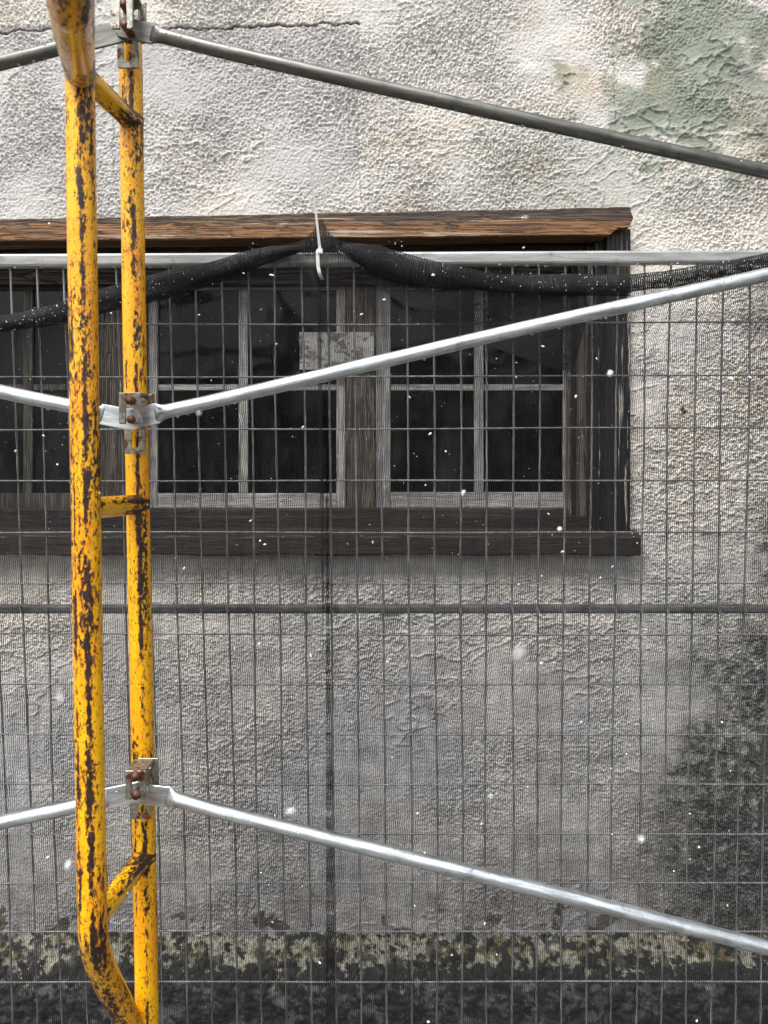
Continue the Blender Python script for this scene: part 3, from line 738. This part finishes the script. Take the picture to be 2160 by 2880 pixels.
# snow grains and drops caught in the knit
bm = bmesh.new(); rs = random.Random(9)
def grain(p, s):
    m4 = Matrix.Translation(p) @ Matrix.Rotation(rs.uniform(0, 3), 4, 'Y') @ Matrix.Diagonal((s * rs.uniform(.5, 1.6), s * .6, s, 1))
    bmesh.ops.create_icosphere(bm, subdivisions=1, radius=1, matrix=m4)
for _ in range(190):
    x = rs.uniform(0, 2160); ty = np.interp(x, TX, TY); k = rs.random()
    y = ty + rs.gauss(0, 18) - 4
    if 780 < x < 1030: y = ty + abs(rs.gauss(0, 18)) + 5
    y = max(ty - 24, y); y = max(y, 640)
    dn = -.052 if not (780 < x < 1030) else -.02
    grain(PF(x, y, dn), rs.uniform(.0004, .0011))
for _ in range(420):
    x = rs.uniform(0, 2160); y = rs.uniform(850, 1650); grain(PF(x, y, -.020), rs.uniform(.0003, .0009))
gr = from_bm('snow_grains', bm, M_SNOW, net, True); gr['kind'] = 'stuff'

# ------------------------------------------------------------------ cable tie
tie = tag(empty('cable_tie', tuple(PF(905, 740, -.04))), 'white nylon cable tie with long tail holding the net to the top rail', 'cable tie')
def strap(name, pts, w0, w1, th=.0011):
    path = catmull(pts, 8); bm = bmesh.new(); rows = []
    for i, p in enumerate(path):
        t = i / (len(path) - 1); tg = (path[min(i + 1, len(path) - 1)] - path[max(i - 1, 0)]).normalized()
        a = tg.cross(Vector((0, 1, 0))).normalized() if abs(tg.y) < .95 else Vector((1, 0, 0)); n = a.cross(tg).normalized(); wd = (w0 + (w1 - w0) * t) / 2
        rows.append([bm.verts.new(p + a * sx * wd + n * sy * th) for sx, sy in ((-1, -1), (1, -1), (1, 1), (-1, 1))])
    for r0, r1 in zip(rows[:-1], rows[1:]):
        for k in range(4): bm.faces.new((r0[k], r0[(k + 1) % 4], r1[(k + 1) % 4], r1[k]))
    bm.faces.new(rows[0]); bm.faces.new(rows[-1][::-1]); return from_bm(name, bm, M_TIE, tie)
strap('tail', [PF(880, 484, -.075), PF(885, 530, -.066), PF(893, 600, -.056), PF(900, 665, -.05), PF(905, 714, -.045)], .0026, .0052)
strap('loop', [PF(899, 716, .018), PF(898, 706, 0), PF(898, 716, -.030), PF(898, 735, -.034), PF(899, 760, -.034), PF(904, 782, -.030), PF(906, 786, .0)], .0066, .0066)
bm = bmesh.new(); a = PF(906, 722, -.046); add_box(bm, a - Vector((.0048, .005, .005)), a + Vector((.0048, .007, .004)), .001); from_bm('head', bm, M_TIE, tie)

# ------------------------------------------------------------------ scaffold frame
DF, DR = 1.125, 1.33
sf = tag(empty('scaffold_frame', (P(260, 2600, DR).x, DR, 0)), 'chipped yellow tubular scaffold frame with two uprights joined by short rungs', 'scaffold')
RF = .0213
arch = [Vector((-.12, -.5, CZ + .38)), Vector((-.15, 0, CZ + .365)), P(137, -750, .40), P(177, -252, .55), P(197, -5, .69), P(201, 35, .735), P(208.5, 100, .82), P(217, 158, .95), P(222, 185, 1.03)]
sweep('arch_tube', arch + [P(224, 203, 1.09)], lambda t, p: (RF, RF), M_YG, sf, 36, dent=.006)
sweep('front_post', [P(224.5, 196, 1.115), P(225, 215, DF), P(230, 600, DF), P(235, 960, DF), P(242, 1440, DF), P(248.5, 1920, DF), P(256, 2350, DF), P(260, 2570, DF + .002), P(264, 2640, DF + .01), P(277, 2700, DF + .045), P(306, 2765, DF + .09), P(365, 2880, DF + .175), P(418, 2985, DF + .235)],
      lambda t, p: (RF, RF), M_YF, sf, 40, n=10, dent=.006)
def rear_x(y): return np.interp(y, [-400, 0, 208, 960, 1920, 2880, 3300], [356, 362, 368, 378.5, 398, 414, 421])
RR = .0202
# rear upright from above the picture down to the ground
yend = HZ + (CZ - .01) / DR * F
sweep('rear_post', [P(rear_x(y), y, DR) for y in (-500, -200, 0, 208, 600, 960, 1440, 1920, 2400, 2880, 3300, 3700, yend)], lambda t, p: (RR, RR), M_YR, sf, 40, n=10, dent=.006)
RG = .0172
for a, b in (((228, 205, DF + .004), (371, 343, DR)), ((243, 1431, DF + .004), (389, 1418, DR)), ((258, 2597, DF + .004), (406, 2408, DR))):
    p, q = P(*a), P(*b)
    sweep('rung', [p.lerp(q, k / 8) for k in range(9)], lambda t, p_: (RG * (1 + .28 * max(0, (abs(t - .5) - .40) / .1)), RG * (1 + .28 * max(0, (abs(t - .5) - .40) / .1))), M_YG, sf, 32, n=3, dent=.008, ref=Vector((1, 0, .01)))
# weld collar where the arch meets the upright
sweep('weld_collar', [P(224, 192, 1.085), P(225, 206, 1.115), P(225, 216, DF)], lambda t, p: (RF * (1.0 + .05 * math.sin(t * 3.14)), RF * (1.0 + .05 * math.sin(t * 3.14))), M_YG, sf, 32)

# locks: slotted plate on the rear upright, hook with two legs, and two pins
def slot_outline(x0, y0, x1, y1, sx0, sx1, sy, d, down=True, rnd=6, chf=4):
    """plate with a slot open at one end; down=True: the slot opens downwards"""
    pts = []
    cx = (sx0 + sx1) / 2; r = (sx1 - sx0) / 2
    if down:
        pts = [(x0, y0), (x1, y0), (x1, y1 - chf), (x1 - chf, y1), (sx1 + chf * .5, y1), (sx1, y1 - chf * .5)]
        for k in range(rnd + 1): th = math.pi * k / rnd; pts.append((cx + r * math.cos(th), sy + r - r * math.sin(th)))
        pts += [(sx0, y1 - chf * .5), (sx0 - chf * .5, y1), (x0 + chf, y1), (x0, y1 - chf)]
    else:
        pts = [(x1 - chf, y1), (x0 + chf, y1), (x0, y1 - chf), (x0, y0), (sx0, y0)]
        for k in range(rnd + 1): th = math.pi * k / rnd; pts.append((cx - r * math.cos(th), sy - r + r * math.sin(th)))
        pts += [(sx1, y0), (x1, y0), (x1, y1 - chf)]
    return [(P(a, b, d).x, P(a, b, d).z) for a, b in pts]
def lock(hook, plate, pins):
    e = None
    bm = bmesh.new(); x0, y0, x1, y1, s0, s1, sy = plate
    d = 1.292; prism(bm, slot_outline(x0, y0, x1, y1, s0, s1, sy, d, False), d, d + .004, .0008)
    o = from_bm('lock_plate', bm, M_LOCK, sf)
    bm = bmesh.new(); x0, y0, x1, y1, s0, s1, sy = hook
    d = 1.228; ol = slot_outline(x0, y0, x1, y1, s0, s1, sy, d, True)
    prism(bm, ol, d, d + .004, .0008)
    a, b = P(x0, y0, d), P(x1, y0, d)
    bm2 = bmesh.new()
    add_box(bm, (a.x + .0003, d + .0045, a.z - .005), (b.x - .0003, d + .046, a.z - .0004), .0012)      # top of the hook
    ol2 = [(x + .007, z) for x, z in ol]
    prism(bm, ol2, d + .0465, d + .050, .0006)                                                     # rear leg of the hook
    from_bm('lock_hook', bm, M_LOCK, sf)
    for (cx, cy, dp) in pins:
        c = P(cx, cy, dp); bm = bmesh.new()
        bmesh.ops.create_cone(bm, cap_ends=True, segments=20, radius1=.0068, radius2=.0068, depth=.04, matrix=Matrix.Translation(c + Vector((0, .02, 0))) @ Matrix.Rotation(R(90), 4, 'X'))
        bmesh.ops.bevel(bm, geom=[e_ for e_ in bm.edges if len(e_.link_faces) == 2 and e_.calc_face_angle() > 1], offset=.0012, segments=2, affect='EDGES')
        from_bm('lock_pin', bm, M_RUST, sf, True)
lock((310, -40, 373, 80, 336, 356, -22), (329, -30, 389, 191, 347, 372, 175), [(345, 8, 1.2275), (348, 66, 1.2275)])
lock((334, 1104, 395, 1193, 353, 377, 1114), (350, 1110, 407, 1277, 369, 391, 1264), [(362, 1126, 1.212), (367, 1180, 1.222)])
lock((352, 2168, 409, 2250, 370, 391, 2176), (369, 2160, 423, 2305, 388, 408, 2292), [(379, 2188, 1.222), (381, 2240, 1.222)])

# ------------------------------------------------------------------ cross braces
def brace(name_label, hub, neck, pts, m, d, seed, group, sgn):
    """flattened drilled end at hub, then a round tube along pts"""
    allp = [hub, neck] + pts
    p = [P(x, y, d) for x, y in allp]
    e = tag(empty('cross_brace', tuple(p[1])), name_label, 'cross brace', group)
    # flat end
    T0, T1 = p[1], p[-1]
    path = [T0.lerp(T1, i / 90) for i in range(91)] if len(pts) == 1 else catmull(p[1:], 24)
    tot = (path[-1] - path[0]).length
    def pr(t, q):
        k = min(1, t * tot / .045); k = k * k * (3 - 2 * k)
        return .0178 * (1 - k) + .0119 * k, .0028 * (1 - k) + .0119 * k
    sweep('tube', path, pr, m, e, 28, n=1, raw=True, dent=.004)
    h, n_ = p[0], p[1]; dv = (n_ - h).normalized(); pv = Vector((-dv.z, 0, dv.x))
    bm = bmesh.new(); ol = []
    wd = .0172
    ol += [n_ + dv * .006 + pv * wd, n_ + dv * .006 - pv * wd, h - pv * wd]
    for k in range(1, 8):
        th = math.pi * k / 8; ol.append(h - pv * wd * math.cos(th) - dv * wd * .9 * math.sin(th))
    ol.append(h + pv * wd)
    prism(bm, [(q.x, q.z) for q in ol], d - .0022, d + .0022, .0007)
    fe = from_bm('flat_end', bm, m, e)
    at = fe.data.attributes.new('tubeco', 'FLOAT_VECTOR', 'POINT'); dl = dv
    at.data.foreach_set('vector', np.array([((v.co - h).dot(pv), 0.0, (v.co - h).dot(dv)) for v in fe.data.vertices], dtype=np.float32).ravel())
    rr = random.Random(seed); dp = []
    for _ in range(int(tot * 26)):
        q = path[int(rr.uniform(.05, .98) * (len(path) - 1))].lerp(path[min(len(path) - 1, 3)], 0.0) + dv * rr.uniform(-.01, .01)
        if rr.random() < .7: dp.append(q + Vector((0, rr.uniform(-.003, .003), -.0125)))
        else: dp.append(q + Vector((0, -.0105, rr.uniform(0, .006))))
    drops('water_drops', dp, e, .0024, seed)
    return e
GR = 'cross braces pinned to the scaffold upright'
brace('old brace with a dark reflection in its colour sloping down right from the topmost lock across the stucco', (348, 78), (425, 94), [(720, 166), (1440, 327), (2160, 484), (2900, 646)], M_GALV_D, 1.262, 1, GR, 1)
brace('old brace with a dark reflection in its colour running left from the topmost lock behind the front upright', (350, 88), (262, 110), [(160, 137), (0, 178), (-700, 352)], M_GALV_D, 1.269, 2, GR, -1)
brace('bright brace rising right from the middle lock across the window', (372, 1176), (436, 1164), [(720, 1100), (1440, 931), (2160, 772), (2900, 606)], M_GALV_L, 1.262, 3, GR, 1)
brace('bright brace rising left from the middle lock behind the front upright', (374, 1182), (292, 1166), [(195, 1141), (0, 1101), (-700, 950)], M_GALV_L, 1.255, 4, GR, -1)
brace('bright wet brace sloping down right from the lowest lock above the mossy ledge', (392, 2232), (468, 2240), [(720, 2308), (1440, 2483), (2160, 2666), (2900, 2854)], M_GALV_L, 1.262, 5, GR, 1)
brace('bright brace sloping down left from the lowest lock behind the front upright', (392, 2226), (306, 2244), [(215, 2266), (0, 2313), (-700, 2470)], M_GALV_L, 1.255, 6, GR, -1)

# ------------------------------------------------------------------ falling snowflakes
protos = []
for k in range(4):
    bm = bmesh.new(); bmesh.ops.create_icosphere(bm, subdivisions=2, radius=1)
    rk = random.Random(20 + k)
    for v in bm.verts: v.co *= 1 + rk.uniform(-.28, .28)
    for f in bm.faces: f.smooth = True
    me = bpy.data.meshes.new('snowflake'); bm.to_mesh(me); bm.free(); me.materials.append(M_SNOW); protos.append(me)
seen = [(587, 594, 6), (936, 594, 6), (781, 679, 5), (597, 743, 4), (94, 941, 5), (632, 943, 3), (929, 937, 4), (963, 975, 5), (885, 858, 4), (919, 1048, 4), (562, 1168, 5), (572, 1176, 4), (1215, 1192, 5),
        (1120, 1262, 4), (1185, 1110, 4), (1244, 856, 5), (1289, 775, 4), (1128, 470, 4), (672, 1417, 6), (845, 1280, 4), (1297, 1248, 4), (1318, 1296, 4), (1560, 1560, 4), (1342, 1390, 3), (1510, 1830, 5), (1040, 1780, 4),
        (695, 1560, 3), (560, 1390, 4), (420, 1590, 3), (760, 1560, 3), (1140, 1700, 3), (925, 2207, 4), (1505, 2205, 5), (905, 1890, 3), (1395, 1360, 4), (1300, 1430, 4), (1420, 905, 3), (1620, 815, 4), (430, 680, 4), (1320, 1660, 3)]
big_ = [(1318, 806, .60, .0020), (430, 893, .40, .0010), (1001, 1064, .62, .0016), (1209, 1143, .62, .0017), (148, 1870, .42, .0018), (627, 1752, .34, .0014), (1120, 1412, .22, .0015), (130, 1508, .30, .0011), (1385, 1813, .36, .0012), (1150, 155, .17, .0013), (1580, 818, .7, .0016), (1135, 470, .5, .001), (1060, 1720, .45, .0009)]
GF = 'snowflakes falling in front of the net'
LF = 'small white snowflake falling before the house wall and fence'
rk = random.Random(31); cnt = 0
def flake(p, s):
    o = bpy.data.objects.new('snowflake', protos[rk.randrange(4)]); o.location = p
    o.scale = (s * rk.uniform(.6, 1.9), s * rk.uniform(.6, 1.2), s * rk.uniform(.5, 1.1)); o.rotation_euler = (rk.uniform(-.6, .6), rk.uniform(-1.6, 1.6), rk.uniform(-.6, .6))
    COL.objects.link(o); tag(o, LF, 'snowflake', GF)
for x, y, s in seen: flake(P(x * 1.302, y * 1.302, rk.uniform(1.1, 1.38)), s * .00036)
for x, y, d, s in big_: flake(P(x * 1.302, y * 1.302, d), s)
for _ in range(95):
    flake(P(rk.uniform(0, 2160), rk.uniform(560, 2800), rk.uniform(1.0, 1.40)), rk.uniform(.0006, .0015))
